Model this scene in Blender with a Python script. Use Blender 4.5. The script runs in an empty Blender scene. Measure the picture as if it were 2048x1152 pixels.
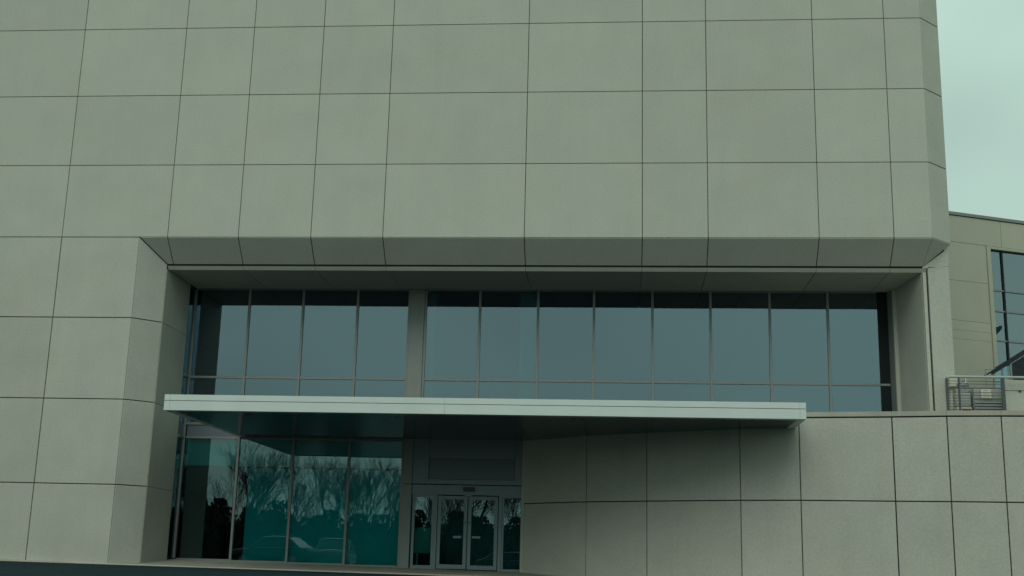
import bpy, math, random
from mathutils import Vector, Matrix
random.seed(7)
scn = bpy.context.scene
COL = scn.collection

# ------------------------------------------------------------------ camera
F_PX, YAW, PITCH, ROLL = 2409.06, -0.0900, 0.22804, 0.02537
def _ray(u, v):
    cr, sr = math.cos(ROLL), math.sin(ROLL)
    a, b = cr*u + sr*v, -sr*u + cr*v
    d, lat, up = 1.0, a/F_PX, -b/F_PX
    cp, sp = math.cos(PITCH), math.sin(PITCH)
    yy, z = cp*d - sp*up, sp*d + cp*up
    cy, sy = math.cos(YAW), math.sin(YAW)
    return Vector((cy*lat + sy*yy, -sy*lat + cy*yy, z))
_f = _ray(0, 0)
_r = (_ray(1000, 0) - _f).normalized()
_u = (_f - _ray(0, 1000)).normalized()
_m = Matrix((( _r.x, _u.x, -_f.normalized().x, 0), (_r.y, _u.y, -_f.normalized().y, 0),
             (_r.z, _u.z, -_f.normalized().z, 0), (0, 0, 0, 1)))
cam_d = bpy.data.cameras.new('camera')
cam = bpy.data.objects.new('camera', cam_d)
COL.objects.link(cam)
cam.matrix_world = _m
cam_d.sensor_width = 36.0
cam_d.lens = F_PX/2048*36.0
cam_d.clip_start, cam_d.clip_end = 0.1, 3000.0
scn.camera = cam

# ------------------------------------------------------------------ overcast sky and weak sun
SUN_EL, SUN_AZ = math.radians(40), math.radians(188)      # azimuth clockwise from +Y: in front of the facade
w = bpy.data.worlds.new('World'); scn.world = w; w.use_nodes = True
nt = w.node_tree; nt.nodes.clear()
wo = nt.nodes.new('ShaderNodeOutputWorld'); bg = nt.nodes.new('ShaderNodeBackground')
sky = nt.nodes.new('ShaderNodeTexSky'); sky.sky_type = 'NISHITA'; sky.sun_disc = False
sky.sun_elevation = SUN_EL; sky.sun_rotation = SUN_AZ
sky.air_density = 1.0; sky.dust_density = 3.0
tc = nt.nodes.new('ShaderNodeTexCoord')
nz = nt.nodes.new('ShaderNodeTexNoise'); nz.inputs['Scale'].default_value = 2.7; nz.inputs['Detail'].default_value = 3
nz.inputs['Roughness'].default_value = 0.45
mp = nt.nodes.new('ShaderNodeMapping'); mp.inputs['Scale'].default_value = (1, 1, 1.5)
nt.links.new(tc.outputs['Generated'], mp.inputs['Vector']); nt.links.new(mp.outputs['Vector'], nz.inputs['Vector'])
sep = nt.nodes.new('ShaderNodeSeparateXYZ'); nt.links.new(tc.outputs['Generated'], sep.inputs['Vector'])
elev = nt.nodes.new('ShaderNodeMapRange'); elev.inputs['From Min'].default_value = 0.0; elev.inputs['From Max'].default_value = 1.0
elev.inputs['To Min'].default_value = 1.14; elev.inputs['To Max'].default_value = 1.36
nt.links.new(sep.outputs['Z'], elev.inputs['Value'])
clo = nt.nodes.new('ShaderNodeMapRange'); clo.inputs['From Min'].default_value = 0.3; clo.inputs['From Max'].default_value = 0.7
clo.inputs['To Min'].default_value = 0.80; clo.inputs['To Max'].default_value = 1.14
nt.links.new(nz.outputs['Fac'], clo.inputs['Value'])
mul = nt.nodes.new('ShaderNodeMath'); mul.operation = 'MULTIPLY'
nt.links.new(elev.outputs['Result'], mul.inputs[0]); nt.links.new(clo.outputs['Result'], mul.inputs[1])
cl = nt.nodes.new('ShaderNodeVectorMath'); cl.operation = 'SCALE'; cl.inputs[0].default_value = (4.02, 5.58, 4.88)
nt.links.new(mul.outputs[0], cl.inputs['Scale'])
mix = nt.nodes.new('ShaderNodeMix'); mix.data_type = 'RGBA'; mix.inputs['Factor'].default_value = 0.94
nt.links.new(sky.outputs['Color'], mix.inputs['A']); nt.links.new(cl.outputs['Vector'], mix.inputs['B'])
nt.links.new(mix.outputs['Result'], bg.inputs['Color']); bg.inputs['Strength'].default_value = 0.1
nt.links.new(bg.outputs[0], wo.inputs[0])

sd = bpy.data.lights.new('sun', 'SUN'); sd.energy = 0.80; sd.angle = math.radians(40); sd.color = (1.0, 0.98, 0.91)
so = bpy.data.objects.new('sun', sd); COL.objects.link(so)
_sd = Vector((math.sin(SUN_AZ)*math.cos(SUN_EL), math.cos(SUN_AZ)*math.cos(SUN_EL), math.sin(SUN_EL)))
so.rotation_euler = _sd.to_track_quat('Z', 'Y').to_euler(); so.location = (10, -20, 60)

vs = scn.view_settings
vs.view_transform = 'Standard'; vs.look = 'None'; vs.gamma = 1.0; vs.use_curve_mapping = False; vs.exposure = 0.0
scn.cycles.max_bounces = 8; scn.cycles.transparent_max_bounces = 12

# ------------------------------------------------------------------ materials
def base_mat(name):
    m = bpy.data.materials.new(name); m.use_nodes = True
    return m, m.node_tree, m.node_tree.nodes['Principled BSDF']
def flat(name, col, rough=0.6, metal=0.0, var=0.10, scale=6.0, spec=0.5):
    m, t, b = base_mat(name)
    n = t.nodes.new('ShaderNodeTexNoise'); n.inputs['Scale'].default_value = scale; n.inputs['Detail'].default_value = 4
    g = t.nodes.new('ShaderNodeNewGeometry'); t.links.new(g.outputs['Position'], n.inputs['Vector'])
    r = t.nodes.new('ShaderNodeMapRange'); r.inputs['From Min'].default_value = .3; r.inputs['From Max'].default_value = .7
    r.inputs['To Min'].default_value = 1-var; r.inputs['To Max'].default_value = 1+var
    t.links.new(n.outputs['Fac'], r.inputs['Value'])
    s = t.nodes.new('ShaderNodeVectorMath'); s.operation = 'SCALE'; s.inputs[0].default_value = col
    t.links.new(r.outputs['Result'], s.inputs['Scale']); t.links.new(s.outputs['Vector'], b.inputs['Base Color'])
    b.inputs['Roughness'].default_value = rough; b.inputs['Metallic'].default_value = metal
    b.inputs['Specular IOR Level'].default_value = spec
    return m
def concrete(name, col, speck=0.16, blotch=0.07, streak=0.05, bump=0.25, spec=.15):
    """precast concrete: fine aggregate, soft blotches, faint rain streaks, a tone of its own per panel"""
    m, t, b = base_mat(name); L = t.links
    g = t.nodes.new('ShaderNodeNewGeometry'); P = g.outputs['Position']
    def noise(scale, det, rough=.6, vec=None, stretch=None):
        n = t.nodes.new('ShaderNodeTexNoise'); n.inputs['Scale'].default_value = scale
        n.inputs['Detail'].default_value = det; n.inputs['Roughness'].default_value = rough
        if stretch:
            k = t.nodes.new('ShaderNodeMapping'); k.inputs['Scale'].default_value = stretch
            L.new(P, k.inputs['Vector']); L.new(k.outputs['Vector'], n.inputs['Vector'])
        else: L.new(P, n.inputs['Vector'])
        return n.outputs['Fac']
    def rng(v, amp, lo=.25, hi=.75):
        r = t.nodes.new('ShaderNodeMapRange'); r.inputs['From Min'].default_value = lo; r.inputs['From Max'].default_value = hi
        r.inputs['To Min'].default_value = 1-amp; r.inputs['To Max'].default_value = 1+amp; r.clamp = False
        L.new(v, r.inputs['Value']); return r.outputs['Result']
    def mulv(a, c):
        k = t.nodes.new('ShaderNodeMath'); k.operation = 'MULTIPLY'; L.new(a, k.inputs[0]); L.new(c, k.inputs[1]); return k.outputs[0]
    fine = noise(22, 4, .75)
    oi = t.nodes.new('ShaderNodeObjectInfo')
    v = mulv(rng(fine, speck), rng(noise(.9, 4, .55), blotch))
    v = mulv(v, rng(noise(1.0, 3, .5, stretch=(3.2, 3.2, .22)), streak))
    v = mulv(v, rng(oi.outputs['Random'], .032, 0, 1))
    s = t.nodes.new('ShaderNodeVectorMath'); s.operation = 'SCALE'; L.new(v, s.inputs['Scale'])
    hue = t.nodes.new('ShaderNodeMix'); hue.data_type = 'RGBA'
    hue.inputs['A'].default_value = (*col, 1); hue.inputs['B'].default_value = (col[0]*1.03, col[1]*.985, col[2]*.93, 1)
    L.new(noise(.55, 3), hue.inputs['Factor']); L.new(hue.outputs['Result'], s.inputs[0])
    L.new(s.outputs['Vector'], b.inputs['Base Color'])
    b.inputs['Roughness'].default_value = .9; b.inputs['Specular IOR Level'].default_value = spec
    bp = t.nodes.new('ShaderNodeBump'); bp.inputs['Strength'].default_value = bump; bp.inputs['Distance'].default_value = .01
    L.new(fine, bp.inputs['Height']); L.new(bp.outputs['Normal'], b.inputs['Normal'])
    return m
def glazing(name, ior, gcol, tint):
    m = bpy.data.materials.new(name); m.use_nodes = True; t = m.node_tree; t.nodes.clear(); L = t.links
    o = t.nodes.new('ShaderNodeOutputMaterial'); mx = t.nodes.new('ShaderNodeMixShader')
    tr = t.nodes.new('ShaderNodeBsdfTransparent'); tr.inputs['Color'].default_value = (*tint, 1)
    gl = t.nodes.new('ShaderNodeBsdfGlossy'); gl.inputs['Color'].default_value = (*gcol, 1); gl.inputs['Roughness'].default_value = 0.0
    fr = t.nodes.new('ShaderNodeFresnel'); fr.inputs['IOR'].default_value = ior
    n = t.nodes.new('ShaderNodeTexNoise'); n.inputs['Scale'].default_value = .55; n.inputs['Detail'].default_value = 1
    g = t.nodes.new('ShaderNodeNewGeometry'); L.new(g.outputs['Position'], n.inputs['Vector'])
    bp = t.nodes.new('ShaderNodeBump'); bp.inputs['Strength'].default_value = .025; bp.inputs['Distance'].default_value = .01
    L.new(n.outputs['Fac'], bp.inputs['Height']); L.new(bp.outputs['Normal'], gl.inputs['Normal'])
    L.new(fr.outputs[0], mx.inputs[0]); L.new(tr.outputs[0], mx.inputs[1]); L.new(gl.outputs[0], mx.inputs[2]); L.new(mx.outputs[0], o.inputs[0])
    return m
def clear_mat(name, tint):
    m = bpy.data.materials.new(name); m.use_nodes = True; t = m.node_tree; t.nodes.clear()
    o = t.nodes.new('ShaderNodeOutputMaterial'); tr = t.nodes.new('ShaderNodeBsdfTransparent')
    tr.inputs['Color'].default_value = (*tint, 1); t.links.new(tr.outputs[0], o.inputs[0]); return m

M = {}
M['precast'] = concrete('precast_concrete', (.460, .475, .425), speck=.16, blotch=.045, streak=.015)
M['precast_low'] = concrete('aggregate_concrete', (.445, .455, .410), speck=.17, blotch=.06, streak=.02, bump=.4)
M['joint'] = flat('joint_sealant', (.06, .065, .06), .9)
M['cap'] = concrete('coping_concrete', (.40, .39, .35), speck=.16, blotch=.12)
M['wing'] = concrete('wing_render', (.44, .445, .375), speck=.04, blotch=.04, streak=.015, bump=.05)
M['mullion'] = flat('grey_aluminium', (.225, .24, .23), .45, .25, .04)
M['post'] = flat('grey_panel_metal', (.235, .25, .24), .5, .2, .05)
M['door'] = flat('door_aluminium', (.185, .245, .26), .45, .2, .05)
M['spandrel'] = flat('spandrel_grey', (.125, .16, .175), .4, .1, .05)
M['white'] = flat('canopy_white_paint', (.61, .665, .645), .4, 0, .035, 1.5)
M['soffit'] = flat('canopy_soffit_metal', (.045, .075, .075), .20, .35, .10, 1.2)
M['asphalt'] = concrete('asphalt', (.020, .034, .041), speck=.35, blotch=.18, streak=0, bump=.6, spec=.03)
M['walk'] = concrete('pavement_concrete', (.33, .33, .29), speck=.14, blotch=.16)
M['bounce'] = concrete('bounce_sheet_pale', (.48, .50, .48), speck=.14, blotch=.12)  # pale colour of the added out-of-view sheet that bounces fill light
M['walk'].name = 'pavement_concrete'
M['kerb'] = concrete('kerb_concrete', (.42, .39, .34), speck=.14, blotch=.14)
M['glass'] = glazing('coated_glass', 2.85, (.64, .85, 1.0), (.30, .62, .66))
M['glass_wing'] = glazing('wing_glass', 3.5, (.78, .92, 1.0), (.72, .86, .86))
M['glass_low'] = glazing('entrance_glass', 2.5, (.58, .86, .92), (.28, .95, .97))
M['glass_in'] = clear_mat('inner_glass', (.9, 1.0, 1.0))
M['glass_car'] = flat('car_glass', (.01, .012, .014), .25, 0, .0, spec=.2)
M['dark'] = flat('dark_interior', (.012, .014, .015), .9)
M['teal'] = flat('teal_partition', (.04, .66, .68), .6, 0, .08, .8)
M['teal2'] = flat('teal_bulkhead', (.18, .70, .68), .6, 0, .08, .8)
M['black'] = flat('black_plastic', (.012, .012, .013), .4)
M['steel'] = flat('steel', (.30, .32, .32), .4, .5, .05)
M['rail'] = flat('rail_paint', (.40, .42, .40), .45, .1, .06)
M['railpost'] = flat('rail_post_paint', (.06, .075, .085), .5, .1, .06)
M['cabinet'] = flat('cabinet_paint', (.34, .34, .32), .5, .05, .06)
M['box'] = flat('pale_box_paint', (.52, .48, .40), .6, 0, .05)
M['mirrordark'] = flat('painted_reveal_reflection', (.006, .013, .015), .5, 0, .05, spec=.15)  # near-black that paints the reveal's dark mirror image
M['sign'] = flat('sign_paint', (.66, .62, .52), .5, 0, .03)
M['signink'] = flat('sign_ink', (.14, .17, .13), .6)
M['blind'] = flat('window_blind', (.62, .66, .62), .8, 0, .04)
M['roofdark'] = flat('dark_roof_metal', (.022, .032, .036), .7, 0, .1, spec=.2)
M['bark'] = flat('bark', (.030, .030, .026), .9, 0, .2)
M['evergreen'] = flat('evergreen_leaf', (.022, .038, .022), .8, 0, .5, .7)
M['tyre'] = flat('tyre_rubber', (.02, .02, .02), .8)
M['darkcar'] = flat('dark_car_paint', (.025, .034, .038), .55, 0, .02, spec=.25)
M['greycar'] = flat('grey_car_paint', (.11, .13, .13), .45, .1, .02, spec=.3)
M['lamp_red'] = flat('tail_lamp', (.25, .02, .02), .2)
M['lamp'] = flat('head_lamp', (.6, .6, .6), .15)

# ------------------------------------------------------------------ building helpers
WL = {}
def empty(name, loc, label=None, cat=None, group=None):
    o = bpy.data.objects.new(name, None); COL.objects.link(o); o.location = loc; WL[o.name] = Vector(loc)
    o.empty_display_size = .3
    tag(o, label, cat, group); return o
def tag(o, label=None, cat=None, group=None, kind=None):
    if label: o['label'] = label
    if cat: o['category'] = cat
    if group: o['group'] = group
    if kind: o['kind'] = kind
    return o
def make(name, verts, faces, mats, parent=None, fmat=None, smooth=False):
    vs_ = [Vector(v) for v in verts]
    lo = Vector([min(v[i] for v in vs_) for i in range(3)]); hi = Vector([max(v[i] for v in vs_) for i in range(3)])
    c = (lo+hi)/2
    me = bpy.data.meshes.new(name); me.from_pydata([v-c for v in vs_], [], faces)
    for m in (mats if isinstance(mats, (list, tuple)) else [mats]): me.materials.append(m)
    if fmat: me.polygons.foreach_set('material_index', fmat)
    if smooth: me.polygons.foreach_set('use_smooth', [True]*len(me.polygons))
    o = bpy.data.objects.new(name, me); COL.objects.link(o); WL[o.name] = c
    if parent: o.parent = parent; o.location = c - WL[parent.name]
    else: o.location = c
    return o
class MB:
    def __init__(s): s.v, s.f = [], []
    def add(s, vs_, fs):
        k = len(s.v); s.v += [Vector(v) for v in vs_]; s.f += [tuple(i+k for i in f) for f in fs]; return s
    def box(s, a, b):
        x0, y0, z0 = a; x1, y1, z1 = b
        return s.add([(x0,y0,z0),(x1,y0,z0),(x1,y1,z0),(x0,y1,z0),(x0,y0,z1),(x1,y0,z1),(x1,y1,z1),(x0,y1,z1)],
                     [(0,3,2,1),(4,5,6,7),(0,1,5,4),(1,2,6,5),(2,3,7,6),(3,0,4,7)])
    def tube(s, pts, r, n=6, cap=True):
        rings = []; pts = [Vector(p) for p in pts]
        for i, p in enumerate(pts):
            d = (pts[min(i+1, len(pts)-1)] - pts[max(i-1, 0)]).normalized()
            a = d.cross(Vector((0,0,1)) if abs(d.z) < .9 else Vector((1,0,0))).normalized(); b = d.cross(a)
            rr = r[i] if isinstance(r, (list, tuple)) else r
            rings.append([p + (a*math.cos(t) + b*math.sin(t))*rr for t in [2*math.pi*k/n for k in range(n)]])
        vs_ = [q for g in rings for q in g]; fs = []
        for i in range(len(pts)-1):
            for k in range(n): fs.append((i*n+k, i*n+(k+1)%n, (i+1)*n+(k+1)%n, (i+1)*n+k))
        if cap: fs += [tuple(range(n))[::-1], tuple((len(pts)-1)*n+k for k in range(n))]
        return s.add(vs_, fs)
    def prism(s, poly, y0, y1):        # polygon in x-z, extruded along y
        n = len(poly)
        return s.add([(x, y0, z) for x, z in poly] + [(x, y1, z) for x, z in poly],
                     [tuple(range(n)), tuple(range(2*n-1, n-1, -1))] + [(i, i+n, (i+1)%n+n, (i+1)%n) for i in range(n)])
    def build(s, name, mat, parent=None, smooth=False): return make(name, s.v, s.f, mat, parent, smooth=smooth)
def box(name, a, b, mat, parent=None): return MB().box(a, b).build(name, mat, parent)
def bbox(name, a, b, mat, parent=None, ch=.006):
    """a box with small chamfers all round"""
    lo, hi = Vector(a), Vector(b); vs_, key = [], {}
    for ix in (0, 1):
        for iy in (0, 1):
            for iz in (0, 1):
                c = [(lo, hi)[i][k] for k, i in enumerate((ix, iy, iz))]
                for ax in range(3):
                    p = list(c)
                    for k in range(3):
                        if k != ax: p[k] += ch*(1 if (ix, iy, iz)[k] == 0 else -1)
                    key[(ix, iy, iz, ax)] = len(vs_); vs_.append(p)
    fs = []
    for ax in range(3):
        o1, o2 = [k for k in range(3) if k != ax]
        for sd_ in (0, 1):
            q = []
            for a_, b_ in ((0,0),(1,0),(1,1),(0,1)):
                t = [0,0,0]; t[ax] = sd_; t[o1] = a_; t[o2] = b_; q.append(key[(*t, ax)])
            fs.append(tuple(q))
    for ax in range(3):
        o1, o2 = [k for k in range(3) if k != ax]
        for a_ in (0, 1):
            for b_ in (0, 1):
                t0 = [0,0,0]; t0[o1] = a_; t0[o2] = b_; t1 = list(t0); t1[ax] = 1
                fs.append((key[(*t0, o1)], key[(*t1, o1)], key[(*t1, o2)], key[(*t0, o2)]))
    for ix in (0, 1):
        for iy in (0, 1):
            for iz in (0, 1): fs.append(tuple(key[(ix, iy, iz, k)] for k in range(3)))
    o = make(name, vs_, fs, mat, parent); fix(o); return o
def fix(o):
    import bmesh
    bm = bmesh.new(); bm.from_mesh(o.data); bmesh.ops.recalc_face_normals(bm, faces=bm.faces); bm.to_mesh(o.data); bm.free()
def inset(poly, n, d):
    k = len(poly); out = []
    for i in range(k):
        p, a, b = poly[i], poly[i-1], poly[(i+1) % k]
        e1 = (p-a).normalized(); e2 = (b-p).normalized()
        n1 = n.cross(e1); n2 = n.cross(e2)
        den = 1 + n1.dot(n2)
        out.append(p + (n1+n2)*(d/max(den, .25)))
    return out
def slab(name, pts, mat, parent, gap=.026, th=.10, ch=.009):
    """a cast panel: polygon front (counter-clockwise seen from outside) with an arris, open joints round it"""
    P = [Vector(p) for p in pts]; n = Vector()
    for i in range(len(P)): n += P[i].cross(P[(i+1) % len(P)])
    n.normalize()
    side = inset(P, n, gap/2); front = inset(side, n, ch)
    k = len(P)
    vs_ = front + [p - n*ch for p in side] + [p - n*th for p in side]
    fs = [tuple(range(k)), tuple(range(3*k-1, 2*k-1, -1))]
    for i in range(k):
        j = (i+1) % k
        fs += [(i, k+i, k+j, j), (k+i, 2*k+i, 2*k+j, k+j)]
    return make(name, vs_, fs, mat, parent)
def quad_front(name, x0, x1, z0, z1, y, mat, parent, **k):
    return slab(name, [(x0,y,z0),(x1,y,z0),(x1,y,z1),(x0,y,z1)], mat, parent, **k)
def pane(name, x0, x1, z0, z1, y, parent, gm, th=.024):
    w_ = [random.uniform(-.0025, .0025) for _ in range(3)]; w_.append(w_[0]+w_[2]-w_[1])
    v = [(x0,y+w_[0],z0),(x1,y+w_[1],z0),(x1,y+w_[2],z1),(x0,y+w_[3],z1),(x0,y+th,z0),(x1,y+th,z0),(x1,y+th,z1),(x0,y+th,z1)]
    f = [(0,1,2,3),(7,6,5,4),(0,4,5,1),(1,5,6,2),(2,6,7,3),(3,7,4,0)]
    return make(name, v, f, [gm, M['glass_in']], parent, fmat=[0,1,1,1,1,1])

# ------------------------------------------------------------------ surveyed positions (metres, camera at the origin)
D, CH = 35.0, .70                      # facade plane, chamfer
Q = D + CH                             # inner edge of the chamfer
G = 38.417                             # glass plane
XS = [-27.6, -24.2, -20.75, -17.33, -13.929, -11.684, -9.405, -7.163, -2.828, .722, 2.679, 5.930, 8.094, 9.200]
ZS = [9.723, 12.075, 14.412, 16.724, 19.06, 21.40, 23.75]
Z5, Z6, Z7, ZB = 7.163, 4.655, 2.112, -.55
XP = -14.818; XR = -14.119             # left chamfer: outer and inner edge
XK, XL = 9.200, 9.899                  # right corner: fold and end
SOF = 8.885; LIP = 8.978
W = [(-2.926, 38.30), (-.917, 36.573), (.858, 35.514), (3.408, 34.186), (4.969, 33.636), (7.384, 33.212), (8.746, 32.895),
     (10.095, 32.70), (11.75, 32.55), (14.2, 32.50), (16.0, 32.60), (18.4, 32.9), (20.6, 33.4)]
ZR, ZCAP, ZCOP = 1.968, 4.209, 4.365
CX0, CX1, CY, CZ0, CZ1 = -12.255, 4.876, 31.633, 3.926, 4.355

# ------------------------------------------------------------------ ground
def walk_z(x, y):
    xx = max(-24., min(8., x))
    return -.0117*(xx+14) + .05*(y-38.417) - .004
KERB = [(-80, 33.4), (-30, 34.6), (-17.5, 34.78), (-10, 35.3), (-4, 35.75), (-1.6, 35.65), (.4, 34.7), (3.2, 33.3), (7, 32.3), (12, 31.7), (21, 32.2), (45, 34)]
def dens(poly, step=1.5):
    out = []
    for (a, b), (c, d) in zip(poly, poly[1:]):
        n = max(1, int(math.hypot(c-a, d-b)/step))
        out += [(a+(c-a)*i/n, b+(d-b)*i/n) for i in range(n)]
    return out + [poly[-1]]
kl = dens(KERB)
def strip(rows):
    n = len(rows[0]); v = [p for r in rows for p in r]
    f = [(i*n+j, i*n+j+1, (i+1)*n+j+1, (i+1)*n+j) for i in range(len(rows)-1) for j in range(n-1)]
    return v, f
KD = .035
# asphalt: from the kerb out towards and beyond the camera
def as_z(x, y, ky, kz):
    t = ky - y
    return kz - KD - .006*min(t, 32)
rows = []
for fr in (0, .02, .06, .15, .3, .5, .75, 1.0):
    rows.append([])
    for x, y in kl:
        yy = y + .04 - fr*40; kz = walk_z(x, y)
        rows[-1].append((x, yy, as_z(x, yy, y, kz)))
for yy, zz in ((-12, -.42), (-20, -.4), (-60, -.4), (-150, -.4), (-420, -.4)):
    rows.append([(x*(1+max(0, -yy)/60.), yy, zz) for x, y in kl])
v, f = strip(rows); o = make('asphalt_ground', v, [t[::-1] for t in f], M['asphalt']); tag(o, kind='structure')
# unseen pale ground sheet, added to bounce light up into the shaded walls
bounce = [[(x, yy, as_z(x, yy, 35.2, walk_z(x, 35.2)) + .02) for x in (-70, -40, -24, -12, -4, 4, 8, 20, 50)] for yy in (14.0, 10.0, 5.0, -3.0)]
v, f = strip(bounce); o = make('bounce_sheet', v, [t[::-1] for t in f], M['bounce']); tag(o, kind='structure')
# wide earth sheet below everything, out to the horizon
g = box('ground', (-900, -900, -1.4), (900, 900, -1.2), M['asphalt']); tag(g, kind='structure')
rows = [[(x, y+.13+k, walk_z(x, y+.13+k)) for k in (0, .5, 1.2, 2.5, 4.6)] for x, y in kl]
v, f = strip(rows); o = make('pavement', v, [t[::-1] for t in f], M['walk']); tag(o, kind='structure')
mb = MB(); kv = []; kf = []
for x, y in kl:
    z = walk_z(x, y)
    kv += [(x, y, z-KD-.2), (x, y, z-.012), (x, y+.012, z+.002), (x, y+.13, z+.004), (x, y+.13, z-.2)]
for i in range(len(kl)-1):
    for k in range(4): kf.append((i*5+k, i*5+k+1, (i+1)*5+k+1, (i+1)*5+k))
o = make('kerb', kv, [t[::-1] for t in kf], M['kerb']); tag(o, kind='structure')

# ------------------------------------------------------------------ main building
B = empty('concrete_building', (-3, 37, 0), 'big pale concrete panel building with a recessed glazed front above the entrance', 'building')
PM, PL = M['precast'], M['precast_low']
for i in range(len(XS)-1):
    for j in range(len(ZS)-1):
        quad_front('wall_panel', XS[i], XS[i+1], ZS[j], ZS[j+1], D, PM, B, gap=.020, ch=.006)
for j in range(len(ZS)-1):             # chamfered right corner and its return side
    slab('corner_panel', [(XK, D, ZS[j]), (XL, Q, ZS[j]), (XL, Q, ZS[j+1]), (XK, D, ZS[j+1])], PM, B)
    for a, b in ((Q, 39.2), (39.2, 42.7), (42.7, 46.2), (46.2, 49.7), (49.7, 53.2)):
        slab('side_panel', [(XL, a, ZS[j]), (XL, b, ZS[j]), (XL, b, ZS[j+1]), (XL, a, ZS[j+1])], PM, B)
zl = [ZB, Z7, Z6, Z5, ZS[0]]
xl = XS[:4] + [XP]
for i in range(len(xl)-1):
    for j in range(4): quad_front('wall_panel', xl[i], xl[i+1], zl[j], zl[j+1], D, PL, B)
for j in range(4):
    top = zl[j+1]
    if j == 3: pts = [(XP, D, zl[j]), (XR, Q, zl[j]), (XR, Q, ZS[0]-CH), (XP, D, ZS[0])]
    else: pts = [(XP, D, zl[j]), (XR, Q, zl[j]), (XR, Q, top), (XP, D, top)]
    slab('chamfer_panel', pts, PL, B)
    t2 = min(top, SOF)
    slab('reveal_panel', [(XR, Q, zl[j]), (XR, 37.86, zl[j]), (XR, 37.86, t2), (XR, Q, t2)], PL, B, gap=.010, ch=.004)
# sloped chamfer above the recess
sx = [XP] + XS[4:13] + [XK]
for i in range(len(sx)-1):
    a, b = sx[i], sx[i+1]
    al = a if i else XR; bl = b if i < len(sx)-2 else 9.04
    slab('sloped_panel', [(al, Q, ZS[0]-CH), (bl, Q, ZS[0]-CH), (b, D, ZS[0]), (a, D, ZS[0])], PM, B, gap=.026)
slab('sloped_panel', [(9.04, Q, ZS[0]-CH), (XL, Q, ZS[0]), (XK, D, ZS[0])], PM, B, gap=.004)
# lip and soffit of the recess
lx = [XR] + XS[4:13] + [9.16]
for i in range(len(lx)-1):
    a, b = lx[i], lx[i+1]
    MB().add([(a+.006, Q+.088, SOF-.012), (b-.006, Q+.088, SOF-.012), (b-.006, Q+.003, LIP), (a+.006, Q+.003, LIP), (a+.006, Q+.13, SOF-.012), (b-.006, Q+.13, SOF-.012), (b-.006, Q+.13, LIP), (a+.006, Q+.13, LIP)],
             [(0,1,2,3), (4,7,6,5), (0,4,5,1), (1,5,6,2), (2,6,7,3), (3,7,4,0)]).build('soffit_lip', PM, B)
    slab('soffit_panel', [(a, Q+.135, SOF), (a, G+.3, SOF), (b, G+.3, SOF), (b, Q+.135, SOF)], PM, B, gap=.014)
# right pier and reveal
quad_front('pier_panel', 9.180, 9.80, ZCAP-.3, LIP+.06, Q, PM, B, gap=.012)
slab('pier_panel', [(9.80, Q, ZCAP-.3), (9.80, 39.5, ZCAP-.3), (9.80, 39.5, ZS[0]), (9.80, Q, ZS[0])], PM, B)
slab('pier_panel', [(9.03, Q, LIP-.0), (9.80, Q, LIP+.07), (9.80, Q, ZS[0]-.13), (9.05, Q, ZS[0]-CH+.01)], PM, B, gap=.001, ch=.002)
bbox('reveal_trim', (9.03, Q+.004, ZCAP-.3), (9.130, Q+.25, SOF-.025), PM, B, .008)
box('reveal_core', (9.10, Q+.09, ZCAP-.3), (9.79, 39.5, SOF+.1), M['joint'], B)
slab('reveal_panel', [(8.76, 38.0, ZCAP-.3), (9.02, Q+.12, ZCAP-.3), (9.02, Q+.12, SOF), (8.76, 38.0, SOF)], PL, B, gap=.01)
bbox('reveal_trim', (8.65, 38.03, ZCAP-.3), (8.85, 38.12, SOF-.01), PM, B, .008)
slab('reveal_panel', [(8.53, G+.1, ZCAP-.3), (8.65, 38.12, ZCAP-.3), (8.65, 38.12, SOF), (8.53, G+.1, SOF)], M['mullion'], B, gap=.004)
# dark cores behind the open joints, closed body, roof
J = M['joint']
box('wall_core', (XS[0]-.2, D+.06, ZS[0]+.02), (XK-.02, D+.5, ZS[-1]-.02), J, B)
MB().add([(XK-.05, D+.06, ZS[0]+.02), (XL-.05, Q+.04, ZS[0]+.02), (XL-.05, 53, ZS[0]+.02), (XK-.05, 53, ZS[0]+.02),
          (XK-.05, D+.06, ZS[-1]-.02), (XL-.05, Q+.04, ZS[-1]-.02), (XL-.05, 53, ZS[-1]-.02), (XK-.05, 53, ZS[-1]-.02)],
         [(0,3,2,1),(4,5,6,7),(0,1,5,4),(1,2,6,5),(2,3,7,6),(3,0,4,7)]).build('wall_core', J, B)
box('wall_core', (XS[0]-.2, D+.06, ZB), (XP-.02, D+.5, ZS[0]-.02), J, B)
MB().add([(XP-.05, D+.06, ZB), (XR-.05, Q+.05, ZB), (XR-.05, 39, ZB), (XP-.05, 39, ZB),
          (XP-.05, D+.06, ZS[0]-.04), (XR-.05, Q+.05, ZS[0]-CH-.03), (XR-.05, 39, ZS[0]-.04), (XP-.05, 39, ZS[0]-.04)],
         [(0,3,2,1),(4,5,6,7),(0,1,5,4),(1,2,6,5),(2,3,7,6),(3,0,4,7)]).build('wall_core', J, B)
MB().add([(XP, D+.09, ZS[0]+.03), (XK-.02, D+.09, ZS[0]+.03), (9.02, Q+.05, ZS[0]-CH+.07), (XR, Q+.05, ZS[0]-CH+.07),
          (XP, D+.5, ZS[0]+.03), (XK-.02, D+.5, ZS[0]+.03), (9.02, Q+.5, ZS[0]-CH+.07), (XR, Q+.5, ZS[0]-CH+.07)],
         [(0,3,2,1),(4,5,6,7),(0,1,5,4),(1,2,6,5),(2,3,7,6),(3,0,4,7)]).build('wall_core', J, B)
box('wall_core', (XR-.04, Q+.06, SOF+.06), (9.06, G+.6, ZS[0]-CH+.02), J, B)
box('roof', (XS[0]-.2, D+.5, ZS[-1]-.4), (XL-.06, 53, ZS[-1]-.1), M['walk'], B)
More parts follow.
